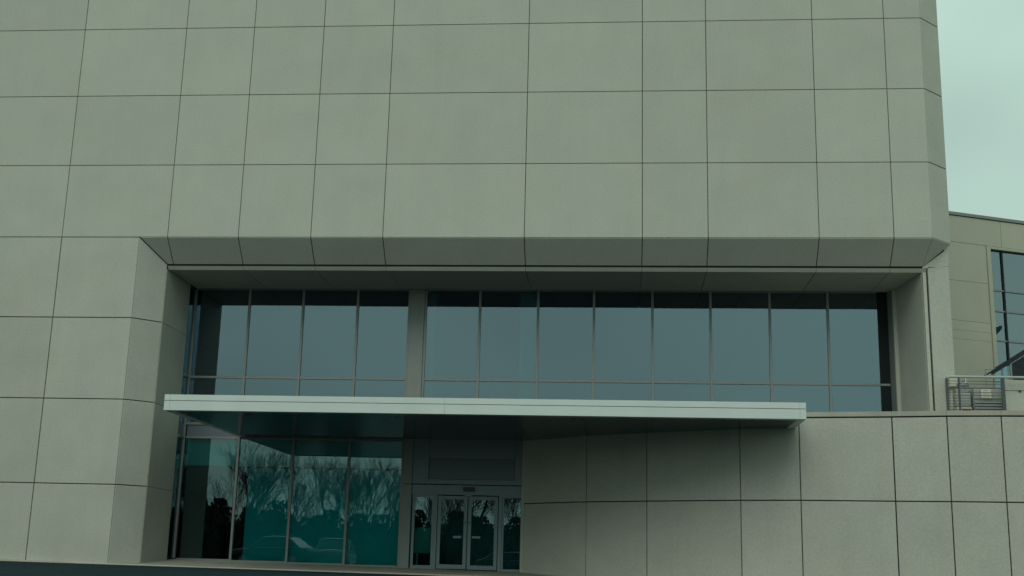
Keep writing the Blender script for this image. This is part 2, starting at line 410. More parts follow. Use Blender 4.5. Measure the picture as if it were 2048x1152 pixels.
bbox('roof_coping', (XS[0]-.2, D-.03, ZS[-1]), (XL+.03, D+.5, ZS[-1]+.12), M['cap'], B)
box('back_wall', (XS[0]-.2, 52.8, ZB), (XL-.06, 53.1, ZS[-1]-.4), M['precast'], B)
box('side_wall', (XS[0]-.5, D+.1, ZB), (XS[0]-.2, 53, ZS[-1]), M['precast'], B)
box('side_wall', (9.45, G+.1, ZB), (9.75, 53, ZS[0]), M['precast'], B)

# ------------------------------------------------------------------ curtain wall
MM = M['mullion']
MX = [-14.10, -12.24, -10.41, -8.57, -6.77, -6.36, -4.50, -2.59, -.77, 1.12, 2.98, 4.86, 6.69, 8.27]
ZT = 5.88
FR, MW = .055, .038                    # how far frames stand proud of the glass, half width
def vmull(x, z0, z1, hw=MW, m=MM, fr=FR): return bbox('mullion', (x-hw, G-fr, z0), (x+hw, G+.09, z1), m, B, .004)
def trans(x0, x1, z, hh=.036, m=MM, fr=.045): return bbox('transom', (x0, G-fr, z-hh), (x1, G+.085, z+hh), m, B, .004)
ZU0 = 4.30
for i, x in enumerate(MX):
    if i in (4, 5, 13): continue
    vmull(x, ZU0 if i not in (0,) else .03, SOF-.03)
for i in range(len(MX)-1):
    a, b = MX[i], MX[i+1]
    if i == 4:
        bbox('post', (a-.03, G-.10, ZU0), (b+.03, G+.2, SOF-.012), M['post'], B, .006)
        continue
    a2 = a + (MW if i != 5 else .09); b2 = b - (MW if i != 3 else .09)
    if i == 3: vmull(b-.07, ZU0, SOF-.03)
    if i == 5: vmull(a+.07, ZU0, SOF-.03)
    trans(a2, b2, ZT); trans(a2, b2, SOF-.025, .022); trans(a2, b2, ZU0+.04, .04)
    pane('window_pane', a2-.01, b2+.01, ZT+.03, SOF-.04, G, B, M['glass'])
    pane('window_pane', a2-.01, b2+.01, ZU0+.06, ZT-.03, G, B, M['glass'])
bbox('reveal_reflection', (8.24, G-.012, ZU0), (8.56, G+.08, SOF-.03), M['mirrordark'], B, .003)  # added dark strip at the glass end: painted reflection of the right reveal
for z in (ZT,): bbox('transom', (8.24, G-.045, z-.036), (8.54, G-.0125, z+.036), MM, B, .004)
# lower curtain wall left of the doors
LX = [-14.06, -12.25, -10.43, -8.58, -6.84]
ZL = 3.89
for i, x in enumerate(LX):
    if i == 0: continue
    vmull(x if i < 4 else x+.01, walk_z(x, G)-.04, ZU0)
for i in range(4):
    a, b = LX[i]+MW, LX[i+1]-MW
    zb = walk_z((a+b)/2, G)
    trans(a, b, ZL); 
    MB().box((a, G-.045, zb-.08), (b, G+.085, zb+.05)).build('sill', MM, B)
    pane('window_pane', a-.01, b+.01, zb+.04, ZL-.03, G, B, M['glass_low'])
    quad_front('spandrel_panel', a, b, ZL+.036, ZU0, G, M['spandrel'], B, gap=.004, th=.03, ch=.003)
# glass return at the left reveal
v = [(XR, 37.87, 0), (XR, G-.06, 0), (XR, G-.06, SOF), (XR, 37.87, SOF)]
for z0, z1, gm in ((.03, ZL-.03, 'glass_low'), (ZL+.03, ZU0, None), (ZU0, ZT-.03, 'glass'), (ZT+.03, SOF-.03, 'glass')):
    a = [(XR, 37.87, z0), (XR, G-.05, z0), (XR, G-.05, z1), (XR, 37.87, z1)]; k = [(p[0]-.024, p[1], p[2]) for p in a]
    if gm: make('window_pane', a+k, [(0,1,2,3),(7,6,5,4),(0,4,5,1),(1,5,6,2),(2,6,7,3),(3,7,4,0)], [M[gm], M['glass_in']], B, fmat=[0,1,1,1,1,1])
    else: make('spandrel_panel', a+k, [(0,1,2,3),(7,6,5,4),(0,4,5,1),(1,5,6,2),(2,6,7,3),(3,7,4,0)], M['spandrel'], B)
for z in (ZL, ZT): bbox('transom', (XR-.05, 37.87, z-.036), (XR+.03, G-.06, z+.036), MM, B, .004)
box('wall_core', (XR-.9, 37.87, ZB), (XR-.35, G+.3, SOF+.2), M['teal'], B)
# grey post beside the doors and the metal panels over them
bbox('post', (-6.80, G-.08, -.35), (-6.50, G+.15, 2.505), M['post'], B, .006)
bbox('post', (-6.80, G-.08, 2.525), (-6.50, G+.15, CZ0+.1), M['post'], B, .006)
HP = M['door']
hp = [(-6.49, -5.98, 2.53, CZ0+.1), (-3.22, -2.93, 2.53, CZ0+.1), (-5.975, -3.225, 2.53, 2.68), (-5.975, -3.225, 3.34, CZ0+.1)]
for a, b, z0, z1 in hp: bbox('metal_panel', (a, G-.07, z0), (b, G+.12, z1), HP, B, .004)
bbox('louvre_panel', (-5.97, G-.035, 2.685), (-3.23, G+.10, 3.335), M['spandrel'], B, .006)
# ------------------------------------------------------------------ entrance doors
dz = lambda x: walk_z(x, G) - .005
door = box('door_header', (-6.48, G-.075, 2.20), (-2.93, G+.12, 2.50), HP, B)
def leaf(name, x0, x1, z0, z1, y, st, gm, hinge=0):
    fr = MB()
    fr.box((x0, y, z0), (x0+st, y+.055, z1)).box((x1-st, y, z0), (x1, y+.055, z1))
    fr.box((x0+st+.0005, y+.001, z0), (x1-st-.0005, y+.054, z0+st*1.25)).box((x0+st+.0005, y+.001, z1-st), (x1-st-.0005, y+.054, z1))
    o = fr.build(name, HP, B)
    pane('glass_panel', x0+st-.005, x1-st+.005, z0+st*1.25-.005, z1-st+.005, y+.018, o, M[gm])
    return o
leaf('sidelight', -6.455, -5.735, -.10, 2.195, G-.06, .085, 'glass_low')
box('door_jamb', (-5.73, G-.085, -.12), (-5.655, G+.09, 2.195), HP, B)
L1 = leaf('entrance_door', -5.64, -4.70, -.085, 2.165, G-.045, .105, 'glass_low')
L2 = leaf('entrance_door', -4.67, -3.73, -.095, 2.165, G-.045, .105, 'glass_low')
box('door_jamb', (-3.70, G-.085, -.13), (-3.60, G+.09, 2.195), HP, B)
leaf('sidelight', -3.595, -2.95, -.13, 2.195, G-.06, .06, 'glass_low')
bbox('threshold', (-5.65, G-.13, -.17), (-3.69, G+.1, -.115), M['black'], B, .004)
bbox('door_sensor', (-4.84, G-.15, 2.315), (-4.48, G-.078, 2.44), M['black'], door, .012)
bbox('door_closer', (-4.80, G-.11, 2.165), (-4.56, G-.05, 2.20), M['steel'], door, .006)
for L_, x0, x1 in ((L1, -5.12, -4.86), (L2, -4.52, -4.26)):
    hb = MB().box((x0, G-.115, .86), (x1, G-.085, .93)).box((x0+.02, G-.09, .875), (x0+.05, G-.03, .915)).box((x1-.05, G-.09, .875), (x1-.02, G-.03, .915))
    hb.build('handle', M['mullion'], L_)
for L_, x in ((L1, -4.745), (L2, -4.625)):
    bbox('lock', (x-.02, G-.062, 1.32), (x+.02, G-.044, 1.36), M['black'], L_, .004)
# ------------------------------------------------------------------ interior seen through the glass
DK = M['dark']
box('interior_floor', (XR-.3, G+.14, -.30), (9.4, 46, -.14), M['spandrel'], B)
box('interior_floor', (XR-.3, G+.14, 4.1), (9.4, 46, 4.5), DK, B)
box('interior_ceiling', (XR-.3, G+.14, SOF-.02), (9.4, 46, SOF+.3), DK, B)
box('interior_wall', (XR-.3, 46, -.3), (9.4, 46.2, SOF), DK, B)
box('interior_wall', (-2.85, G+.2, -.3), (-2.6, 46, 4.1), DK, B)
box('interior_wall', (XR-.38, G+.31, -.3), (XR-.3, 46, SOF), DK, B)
box('partition', (-11.95, G+.28, -.14), (-6.82, G+.37, 2.95), M['teal'], B)
box('bulkhead', (XR-.2, G+.40, 3.02), (-6.7, G+.60, 4.1), M['teal2'], B)
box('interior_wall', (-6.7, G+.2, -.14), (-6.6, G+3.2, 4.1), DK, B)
box('interior_column', (-3.2, G+.35, 4.5), (-2.62, G+.75, SOF-.02), M['blind'], B)
box('interior_column', (-6.3, G+.35, 4.5), (-6.02, G+.75, SOF-.02), M['blind'], B)
box('vestibule_wall', (-6.58, G+3.3, -.14), (-2.86, G+3.4, 4.09), M['spandrel'], B)
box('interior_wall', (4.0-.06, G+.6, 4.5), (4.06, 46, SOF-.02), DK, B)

# ------------------------------------------------------------------ entrance canopy
C = empty('entrance_canopy', ((CX0+CX1)/2, CY, CZ0), 'long flat white canopy with a dark glossy underside over the entrance', 'canopy')
zg = CZ1 - .165
cuts = [CX0, CX0+.16, -4.57, CX1-.16, CX1]
WM = M['white']
for a, b in zip(cuts, cuts[1:]):
    bbox('fascia_band', (a+.0015, CY, CZ0), (b-.0015, CY+.25, zg-.007), WM, C, .004)
    bbox('fascia_band', (a+.0015, CY, zg+.007), (b-.0015, CY+.25, CZ1), WM, C, .004)
for xa, xb in ((CX0, CX0+.22), (CX1-.22, CX1)):
    yb = G-.12 if xa < 0 else 33.9
    bbox('fascia_band', (xa, CY+.252, CZ0+.001), (xb, yb, zg-.007), WM, C, .004)
    bbox('fascia_band', (xa, CY+.252, zg+.007), (xb, yb, CZ1), WM, C, .004)
box('canopy_core', (CX0+.02, CY+.02, CZ0+.05), (CX1-.02, G-.13, CZ1-.03), M['joint'], C)
box('canopy_roof', (CX0+.22, CY+.25, CZ1-.05), (CX1-.22, G-.12, CZ1-.02), M['roofdark'], C)
nseg = 9
for i in range(nseg):
    a = CX0+.225 + (CX1-CX0-.45)*i/nseg; b = CX0+.225 + (CX1-CX0-.45)*(i+1)/nseg
    for y0, y1 in ((CY+.256, 35.0), (35.0, G-.12)):
        slab('soffit_panel', [(a, y0, CZ0+.012), (a, y1, CZ0+.012), (b, y1, CZ0+.012), (b, y0, CZ0+.012)], M['soffit'], C, gap=.008, th=.03, ch=.002)
for x, y in ((3.6, 32.35), (-1.2, 32.6), (-6.0, 32.5), (-10.2, 32.5)):
    o = MB(); o.tube([(x, y, CZ0+.014), (x, y, CZ0-.004)], .06, 12); o.build('downlight', M['spandrel'], C)

# ------------------------------------------------------------------ curved terrace wall on the right
R_ = empty('terrace_wall', (3, 34.3, 0), 'curved concrete panel wall with a low coping, right of the entrance doors', 'wall')
for i in range(len(W)-1):
    (xa, ya), (xb, yb) = W[i], W[i+1]
    top = CZ0+.35 if i < 4 else ZCAP
    slab('wall_panel', [(xa, ya, ZB), (xb, yb, ZB), (xb, yb, ZR), (xa, ya, ZR)], PL, R_, gap=.03, th=.2)
    slab('wall_panel', [(xa, ya, ZR), (xb, yb, ZR), (xb, yb, top), (xa, ya, top)], PL, R_, gap=.03, th=.2)
    if i >= 4:
        ta, tb = .010, .34
        d = Vector((xb-xa, yb-ya, 0)).normalized(); n = Vector((d.y, -d.x, 0))
        a0 = Vector((xa if i > 4 else xa-.02, ya, 0)); b0 = Vector((xb, yb, 0))
        e = d*.003
        pts = [a0+e+n*ta, b0-e+n*ta, b0-e-n*tb, a0+e-n*tb]
        vv = [p+Vector((0,0,ZCAP+.028)) for p in pts] + [p+Vector((0,0,ZCOP)) for p in pts]
        make('coping_stone', vv, [(0,3,2,1),(4,5,6,7),(0,1,5,4),(1,2,6,5),(2,3,7,6),(3,0,4,7)], M['cap'], R_)
cv = []; 
for (x, y) in W: cv.append((x, y+.10))
n = len(cv)
vv = [(x, y, ZB) for x, y in cv] + [(x, y+.3, ZB) for x, y in cv] + [(x, y, CZ0-.02 if i < 4 else ZCAP+.03) for i, (x, y) in enumerate(cv)] + [(x, y+.3, CZ0-.02 if i < 4 else ZCAP+.03) for i, (x, y) in enumerate(cv)]
ff = []
for i in range(n-1): ff += [(i, i+1, 2*n+i+1, 2*n+i), (n+i+1, n+i, 3*n+i, 3*n+i+1), (2*n+i, 2*n+i+1, 3*n+i+1, 3*n+i)]
make('wall_core', vv, ff, M['joint'], R_)
bbox('end_trim', (-2.99, 38.26, ZB), (-2.90, 38.55, CZ0+.3), PL, R_, .006)
# terrace floor behind it
tv = [(x, y+.42, ZCOP-.14) for x, y in W[4:]] + [(40, 34, ZCOP-.14), (40, 70, ZCOP-.14), (4.9, 70, ZCOP-.14)]
o = make('terrace_floor', tv, [tuple(range(len(tv)))], M['walk']); tag(o, kind='structure')
o = box('terrace_upstand', (4.9, G-.55, ZCOP-.13), (8.62, G-.06, ZU0+.0), M['cap'], B); o.name = 'sill_block'

# ------------------------------------------------------------------ office wing behind, right
A23 = math.radians(23); WD = Vector((math.cos(A23), math.sin(A23), 0)); WN = Vector((math.sin(A23), -math.cos(A23), 0))
WO = Vector((12.918, 47.0, 0))
def wp(s, z, out=0.): p = WO + WD*s + WN*out; return (p.x, p.y, z)
OW = empty('office_wing', wp(3, 0), 'pale panelled wing with a tall grid window behind the right corner', 'building')
def wslab(name, s0, s1, z0, z1, mat, out=0., **k):
    return slab(name, [wp(s0, z0, out), wp(s1, z0, out), wp(s1, z1, out), wp(s0, z1, out)], mat, OW, **k)
def wbox(name, s0, s1, z0, z1, o0, o1, mat, par=None):
    pts = [wp(s0, z0, o1), wp(s1, z0, o1), wp(s1, z0, o0), wp(s0, z0, o0), wp(s0, z1, o1), wp(s1, z1, o1), wp(s1, z1, o0), wp(s0, z1, o0)]
    return make(name, pts, [(0,3,2,1),(4,5,6,7),(0,1,5,4),(1,2,6,5),(2,3,7,6),(3,0,4,7)], mat, par or OW)
zrow = [2.0, 6.5, 9.05, 9.40, 9.78, 11.38, 12.94, 14.03]
for j in range(len(zrow)-1):
    if j < len(zrow)-2:
        wslab('wall_panel', -3.2, 1.80, zrow[j], zrow[j+1], M['wing'], gap=.006 if j in (1,2,3) else .010, ch=.003)
    else:
        for a, b in ((-3.2, 2.57), (2.57, 5.8), (5.8, 9.0), (9.0, 12.2), (12.2, 15.4)): wslab('wall_panel', a, b, zrow[j], zrow[j+1], M['wing'], gap=.012)
wslab('wall_panel', 9.6, 15.4, 2.0, 12.94, M['wing'], gap=.012)
wslab('wall_panel', 1.80, 9.6, 2.0, 5.5, M['wing'], gap=.012)
wbox('coping', -3.2, 15.5, 14.05, 14.17, -.3, .05, M['mullion'])
wbox('wall_core', -3.2, 1.80, 2.0, 14.04, -.4, -.06, M['spandrel'])
wbox('wall_core', 1.80, 15.4, 12.95, 14.04, -.4, -.06, M['spandrel'])
wbox('window_surround', 1.81, 1.99, 5.5, 12.93, -.3, .035, M['wing'])
wbox('window_surround', 1.992, 9.6, 12.83, 12.93, -.3, .035, M['wing'])
wm = [1.995, 2.60, 4.75, 6.9, 9.05]; wz = [5.5, 7.35, 9.14, 10.33, 11.17, 12.83]
win = wbox('window_frame', 1.99, 9.6, 5.5, 5.56, -.2, -.06, M['roofdark'])
for s_ in wm: wbox('mullion', s_-.03, s_+.03, 5.561, 12.82, -.17, -.05, M['roofdark'], win)
for z in wz[1:5]: wbox('transom', 2.0, 9.6, z-.028, z+.028, -.168, -.055, M['mullion'], win)
wbox('transom', 2.0, 9.6, 12.77, 12.828, -.168, -.08, M['roofdark'], win)
for i in range(len(wm)-1):
    for j in range(5):
        a = [wp(wm[i]+.02, wz[j]+.02, -.11), wp(wm[i+1]-.02, wz[j]+.02, -.11), wp(wm[i+1]-.02, wz[j+1]-.02, -.11), wp(wm[i]+.02, wz[j+1]-.02, -.11)]
        k = [(p[0]-WN.x*.02, p[1]-WN.y*.02, p[2]) for p in a]
        make('window_pane', a+k, [(0,1,2,3),(7,6,5,4),(0,4,5,1),(1,5,6,2),(2,6,7,3),(3,7,4,0)], [M['glass_wing'], M['glass_in']], win, fmat=[0,1,1,1,1,1])
    wbox('blind', wm[i]+.05, wm[i+1]-.05, 8.72, 10.30, -.18, -.165, M['blind'], win)
wbox('interior_wall', 1.9, 9.6, 5.4, 12.9, -3.2, -3.0, M['spandrel'])
wbox('interior_ceiling', 1.9, 9.6, 12.90, 13.0, -3.2, -.41, M['spandrel'])
wbox('roof', -3.2, 15.4, 13.7, 13.9, -14, -.41, M['roofdark'])
wbox('side_wall', 15.2, 15.4, 2.0, 13.6, -14, -.41, M['wing'])

# ------------------------------------------------------------------ terrace things
RL = empty('terrace_railing', (9.8, 34.0, ZCOP-.14), 'metal terrace railing with a thick pale top tube and thin horizontal wires', 'railing')
RZ = 5.46
MB().tube([(9.09, 34.0, RZ-.09), (9.10, 34.0, RZ-.03), (9.16, 34.0, RZ), (9.3, 34.0, RZ), (16.0, 34.0, RZ)], .035, 10).build('top_rail', M['rail'], RL, True)
MB().box((9.06, 33.975, ZCOP-.14), (9.12, 34.025, RZ-.05)).build('post', M['railpost'], RL)
for x in (9.42, 10.60):
    hw = .045 if abs(x-10.6) < .1 else .022
    MB().box((x-hw, 33.98, ZCOP-.14), (x+hw, 34.03, RZ-.036)).build('post', M['railpost'], RL)
MB().tube([(9.12, 34.0, 5.145), (10.6, 34.0, 5.145)], .016, 6).build('mid_rail', M['railpost'], RL)
for x in (12.4, 14.2, 15.7): MB().box((x-.022, 34.0, 5.30), (x+.022, 34.05, RZ-.036)).box((x-.021, 34.051, 5.30), (x+.021, 34.29, 5.34)).build('bracket', M['railpost'], RL)
for k in range(12):
    z = 4.47 + k*.079
    if abs(z-5.145) < .05: continue
    MB().tube([(9.09, 34.0, z), (10.6, 34.0, z)], .008, 5).build('wire', M['railpost'], RL)
MB().tube([(9.12, 34.0, 4.46), (10.6, 34.0, 4.46)], .016, 6).build('bottom_rail', M['railpost'], RL)

CB = empty('louvred_cabinet', (10.35, 34.9, ZCOP-.14), 'grey metal equipment cabinet with horizontal louvres behind the railing', 'cabinet')
bbox('body', (9.98, 34.66, ZCOP-.14), (10.95, 35.4, 5.23), M['cabinet'], CB, .01)
bbox('top_panel', (9.99, 34.63, 4.93), (10.93, 34.659, 5.21), M['cabinet'], CB, .006)
for k in range(7):
    z = 4.34 + k*.083
    MB().add([(9.99, 34.60, z), (10.93, 34.60, z), (10.93, 34.658, z+.06), (9.99, 34.658, z+.06), (9.99, 34.60, z-.012), (10.93, 34.60, z-.012)],
             [(0,1,2,3), (4,5,1,0), (4,0,3), (5,2,1), (4,3,2,5)]).build('louvre_slat', M['cabinet'], CB)
SG = empty('notice_sign', (10.31, 34.6, 5.08), 'small square pale notice with a dark curved mark fixed on the louvred cabinet', 'sign')
bbox('board', (10.17, 34.585, 4.955), (10.45, 34.60, 5.205), M['sign'], SG, .003)
def arc(x0, x1, z, h, n=7): return [(x0+(x1-x0)*i/n, 34.584, z + h*math.sin(math.pi*i/n)) for i in range(n+1)]
MB().tube(arc(10.20, 10.40, 5.125, -.022), [.003,.006,.009,.010,.010,.009,.006,.003], 5).build('printed_mark', M['signink'], SG)
MB().tube(arc(10.23, 10.36, 5.155, .018), [.002,.004,.006,.007,.007,.006,.004,.002], 5).build('printed_mark', M['signink'], SG)
for k in range(4): MB().box((10.21, 34.581, 5.055-k*.024), (10.41-.03*(k % 2), 34.5845, 5.061-k*.024)).build('printed_line', M['cabinet'], SG)

bx = empty('wall_box', (9.64, 35.5, 5.5), 'pale square box on the pier above the left end of the railing', 'box')
bbox('case', (9.50, 35.25, 5.37), (9.79, 35.60, 5.70), M['box'], bx, .01)
bbox('lid', (9.515, 35.235, 5.385), (9.775, 35.249, 5.685), M['box'], bx, .004)
MB().tube([(9.60, 35.45, ZCOP-.14), (9.60, 35.45, 5.37)], .05, 8).build('conduit', M['box'], bx)
vp = empty('pipe_valve', (9.85, 35.2, ZCOP-.14), 'grey valve assembly with two pipes behind the left of the railing', 'valve')
MB().tube([(9.78, 35.2, ZCOP-.14), (9.78, 35.2, 5.40)], .028, 8).tube([(9.92, 35.2, ZCOP-.14), (9.92, 35.2, 5.40)], .028, 8).build('pipe', M['steel'], vp)
MB().tube([(9.70, 35.2, 5.42), (10.02, 35.2, 5.42)], [.05, .065], 8).build('valve_body', M['steel'], vp, True)
MB().tube([(9.95, 35.2, 5.46), (9.95, 35.2, 5.64)], [.07, .012], 8).build('bonnet', M['steel'], vp)
MB().tube([(9.77, 35.15, 5.46), (9.84, 35.15, 5.60)], .018, 6).build('lever', M['steel'], vp)
ub = empty('utility_unit', (9.82, 34.75, ZCOP-.14), 'small grey utility unit with a dark slot between railing posts', 'equipment')
bbox('case', (9.50, 34.72, 4.74), (9.93, 35.0, 5.12), M['cabinet'], ub, .02)
bbox('base', (9.52, 34.70, ZCOP-.14), (9.93, 35.0, 4.72), M['box'], ub, .01)
bbox('slot', (9.66, 34.685, 4.60), (9.90, 34.699, 4.66), M['black'], ub, .003)

pb = empty('parapet_block', (12.2, 34.4, ZCOP-.14), 'tall pale concrete parapet block at the right end of the railing', 'parapet')
slab('block_panel', [(10.72, 34.3, ZCOP-.1), (15.8, 34.3, ZCOP-.1), (15.8, 34.3, 5.13), (10.72, 34.3, 5.13)], M['precast'], pb, gap=.014)
slab('block_panel', [(10.72, 34.3, 5.13), (15.8, 34.3, 5.13), (15.8, 34.3, 5.44), (10.72, 34.3, 5.44)], M['precast'], pb, gap=.014)
box('block_core', (10.73, 34.36, ZCOP-.14), (15.79, 34.7, 5.42), M['precast'], pb)
bbox('bracket', (11.10, 34.26, 5.095), (11.17, 34.30, 5.15), M['railpost'], pb, .006)

# glazed stair hall with a sloping roof
SH = empty('glazed_stair_hall', (15, 44, 4.2), 'dark glazed stair hall with a sloping roof edge in front of the wing window', 'building')
sl = (7.84-7.18)/(14.52-13.47)
def rz(x): return 7.18 + (x-13.47)*sl
for y, xa in ((44.0, 13.38), (46.2, 14.2)):
    MB().prism([(xa, rz(xa)+.03), (18.5, rz(18.5)+.03), (18.5, rz(18.5)+.17), (xa, rz(xa)+.17)], y, y+.14).build('roof_beam', M['roofdark'], SH)
MB().prism([(13.6, rz(13.6)+.10), (18.5, rz(18.5)+.10), (18.5, rz(18.5)+.14), (13.6, rz(13.6)+.14)], 44.141, 46.19).build('roof_sheet', M['roofdark'], SH)
xs_ = [13.45, 13.75, 14.05, 15.2, 16.4, 17.6]
for i, x in enumerate(xs_): MB().box((x-.03, 44.03, 4.2), (x+.03, 44.11, rz(x))).build('mullion', M['mullion'], SH)
for z in (5.2, 6.05, 6.9): MB().box((13.45, 44.035, z-.03), (17.6, 44.10, z+.03)).build('transom', M['mullion'], SH)
for i in range(len(xs_)-1):
    a, b = xs_[i], xs_[i+1]
    v = [(a, 44.06, 4.2), (b, 44.06, 4.2), (b, 44.06, rz(b)), (a, 44.06, rz(a))]; k = [(p[0], p[1]+.02, p[2]) for p in v]
    make('pane', v+k, [(0,1,2,3),(7,6,5,4),(0,4,5,1),(1,5,6,2),(2,6,7,3),(3,7,4,0)], [M['glass'] if i < 2 else M['roofdark'], M['glass_in'] if i < 2 else M['roofdark']], SH, fmat=[0,1,1,1,1,1])
box('back_panel', (13.0, 46.0, 4.2), (17.6, 46.1, 6.6), M['dark'], SH)
vpipe = MB().tube([(12.55, 42, ZCOP-.14), (12.55, 42, 6.98), (12.57, 42, 7.02), (12.62, 42, 7.03), (12.80, 42, 7.03)], .022, 8).build('vent_pipe', M['steel'])
tag(vpipe, 'thin bent vent pipe rising above the railing in front of the wing', 'pipe')

# ------------------------------------------------------------------ cabinet inside the left sidelight
RA = empty('radiator', (-6.1, G+.5, -.14), 'pale ribbed radiator standing behind the left door sidelight', 'radiator')
bbox('casing', (-6.42, G+.42, .38), (-5.78, G+.52, 1.18), M['box'], RA, .01)
for k in range(8): box('rib', (-6.40+k*.078, G+.40, .40), (-6.36+k*.078, G+.419, 1.15), M['box'], RA)
box('foot', (-6.35, G+.42, -.14), (-6.30, G+.5, .379), M['box'], RA); box('foot', (-5.88, G+.42, -.14), (-5.83, G+.5, .379), M['box'], RA)

# ------------------------------------------------------------------ cars on the lot, seen in the entrance glass
def copy_tree(o, parent=None):
    c = o.copy(); COL.objects.link(c); c.parent = parent
    for ch in list(o.children): copy_tree(ch, c)
    return c
def make_car(paint, label, suv=0.):
    root = empty('parked_car', (0, 0, 0), label, 'car', 'cars parked in front of the entrance')
    h = 1.48 + suv
    prof = [(-2.25, .45, .62, .70), (-2.20, .32, .80, .84), (-1.7, .24, .90, .90), (-.95, .22, .98, .91), (0, .22, .95, .91), (.8, .22, .95, .91), (1.6, .24, .98, .90), (2.1, .30, .93, .84), (2.25, .45, .72, .72)]
    vs_, fs = [], []; n = 10
    for x, zb, zt, hw in prof:
        for k in range(n):
            t = 2*math.pi*k/n + math.pi/n
            cx, cz = math.cos(t), math.sin(t)
            vs_.append((x, hw*math.copysign(abs(cx)**.45, cx), (zb+zt)/2 + suv*.4 + (zt-zb+suv*.3)/2*math.copysign(abs(cz)**.5, cz)))
    for i in range(len(prof)-1):
        for k in range(n): fs.append((i*n+k, (i+1)*n+k, (i+1)*n+(k+1)%n, i*n+(k+1)%n))
    fs += [tuple(range(n)), tuple((len(prof)-1)*n+k for k in range(n))[::-1]]
    b = make('body', vs_, fs, M[paint], root, smooth=True); fix(b)
    zb = .93 + suv*.5
    side = [(-1.05, zb), (-.35, h-.06), (.2, h-.02), (1.0, h-.05), (1.75, zb)]
    for s in (-1, 1):
        y0 = .84*s
        a = [(x, y0*(1-.18*(z-zb)/(h-zb)), z) for x, z in side]; k = [(p[0], p[1]-.03*s, p[2]) for p in a]
        o = make('side_window', a+k, [(0,1,2,3,4), (9,8,7,6,5)] + [(i, i+5, (i+1)%5+5, (i+1)%5) for i in range(5)], M['glass_car'], root); fix(o)
        pts = [Vector(p)+Vector((0, .012*s, 0)) for p in a]
        MB().tube(pts + [pts[0]], .022, 5).build('window_trim', M['steel'], root)
    w0 = .82; w1 = .82*.82
    def cross(name, p, q, mat):
        (xa, za, wa), (xb, zb_, wb) = p, q
        v_ = [(xa, -wa, za), (xa, wa, za), (xb, wb, zb_), (xb, -wb, zb_)]
        k = [(x, y, z-.03) for x, y, z in v_]
        o = make(name, v_+k, [(0,1,2,3),(7,6,5,4),(0,4,5,1),(1,5,6,2),(2,6,7,3),(3,7,4,0)], mat, root); fix(o)
    cross('windscreen', (-1.08, zb, w0), (-.37, h-.05, w1), M['glass_car'])
    cross('rear_window', (1.02, h-.05, w1), (1.78, zb, w0), M['glass_car'])
    rv = [(-.40, -w1, h-.07), (-.40, w1, h-.07), (.2, w1, h-.02), (1.05, w1, h-.06), (1.05, -w1, h-.06), (.2, -w1, h-.02)]
    rt = [(x*.97+.01, y*.88, z+.06) for x, y, z in rv]
    o = make('roof', rv+rt, [(0,1,2,5),(5,2,3,4),(6,11,8,7),(11,10,9,8)] + [(i, i+6, (i+1)%6+6, (i+1)%6) for i in range(6)], M[paint], root, smooth=False); fix(o)
    for x in (-1.38, 1.38):
        for s in (-1, 1):
            t = MB().tube([(x, .70*s, .33), (x, .89*s, .33)], .33, 16).build('wheel', M['tyre'], root)
            MB().tube([(x, .885*s, .33), (x, .90*s, .33)], .21, 12).build('rim', M['steel'], t)
    for s in (-1, 1):
        bbox('headlight', (-2.22, s*.62-.16, .62), (-2.05, s*.62+.16, .76), M['lamp'], root, .03)
        bbox('tail_light', (2.05, s*.66-.13, .70), (2.235, s*.66+.13, .84), M['lamp_red'], root, .03)
        bbox('wing_mirror', (-.95, s*.95-.09, zb-.02), (-.83, s*.95+.09, zb+.12), M[paint], root, .03)
    return root
CARS = [('darkcar', 'dark car with bright window trim parked side on, mirrored low in the teal entrance glass', .08, (-17.5, 14.6), 8),
        ('greycar', 'grey car facing the building, mirrored beside the side-on car', .1, (-15.1, 11.0), 84),
        ('darkcar', 'dark car mirrored low in the sidelight right of the doors', .02, (-7.3, -9.0), 172)]
def lot_z(x, y): return as_z(x, y, 34.8, walk_z(x, 34.8)) + .035 if y > -4 else -.42
for paint, label, suv, (x, y), rot in CARS:
    c = make_car(paint, label, suv); c.location = (x, y, lot_z(x, y)); c.rotation_euler = (0, 0, math.radians(rot))

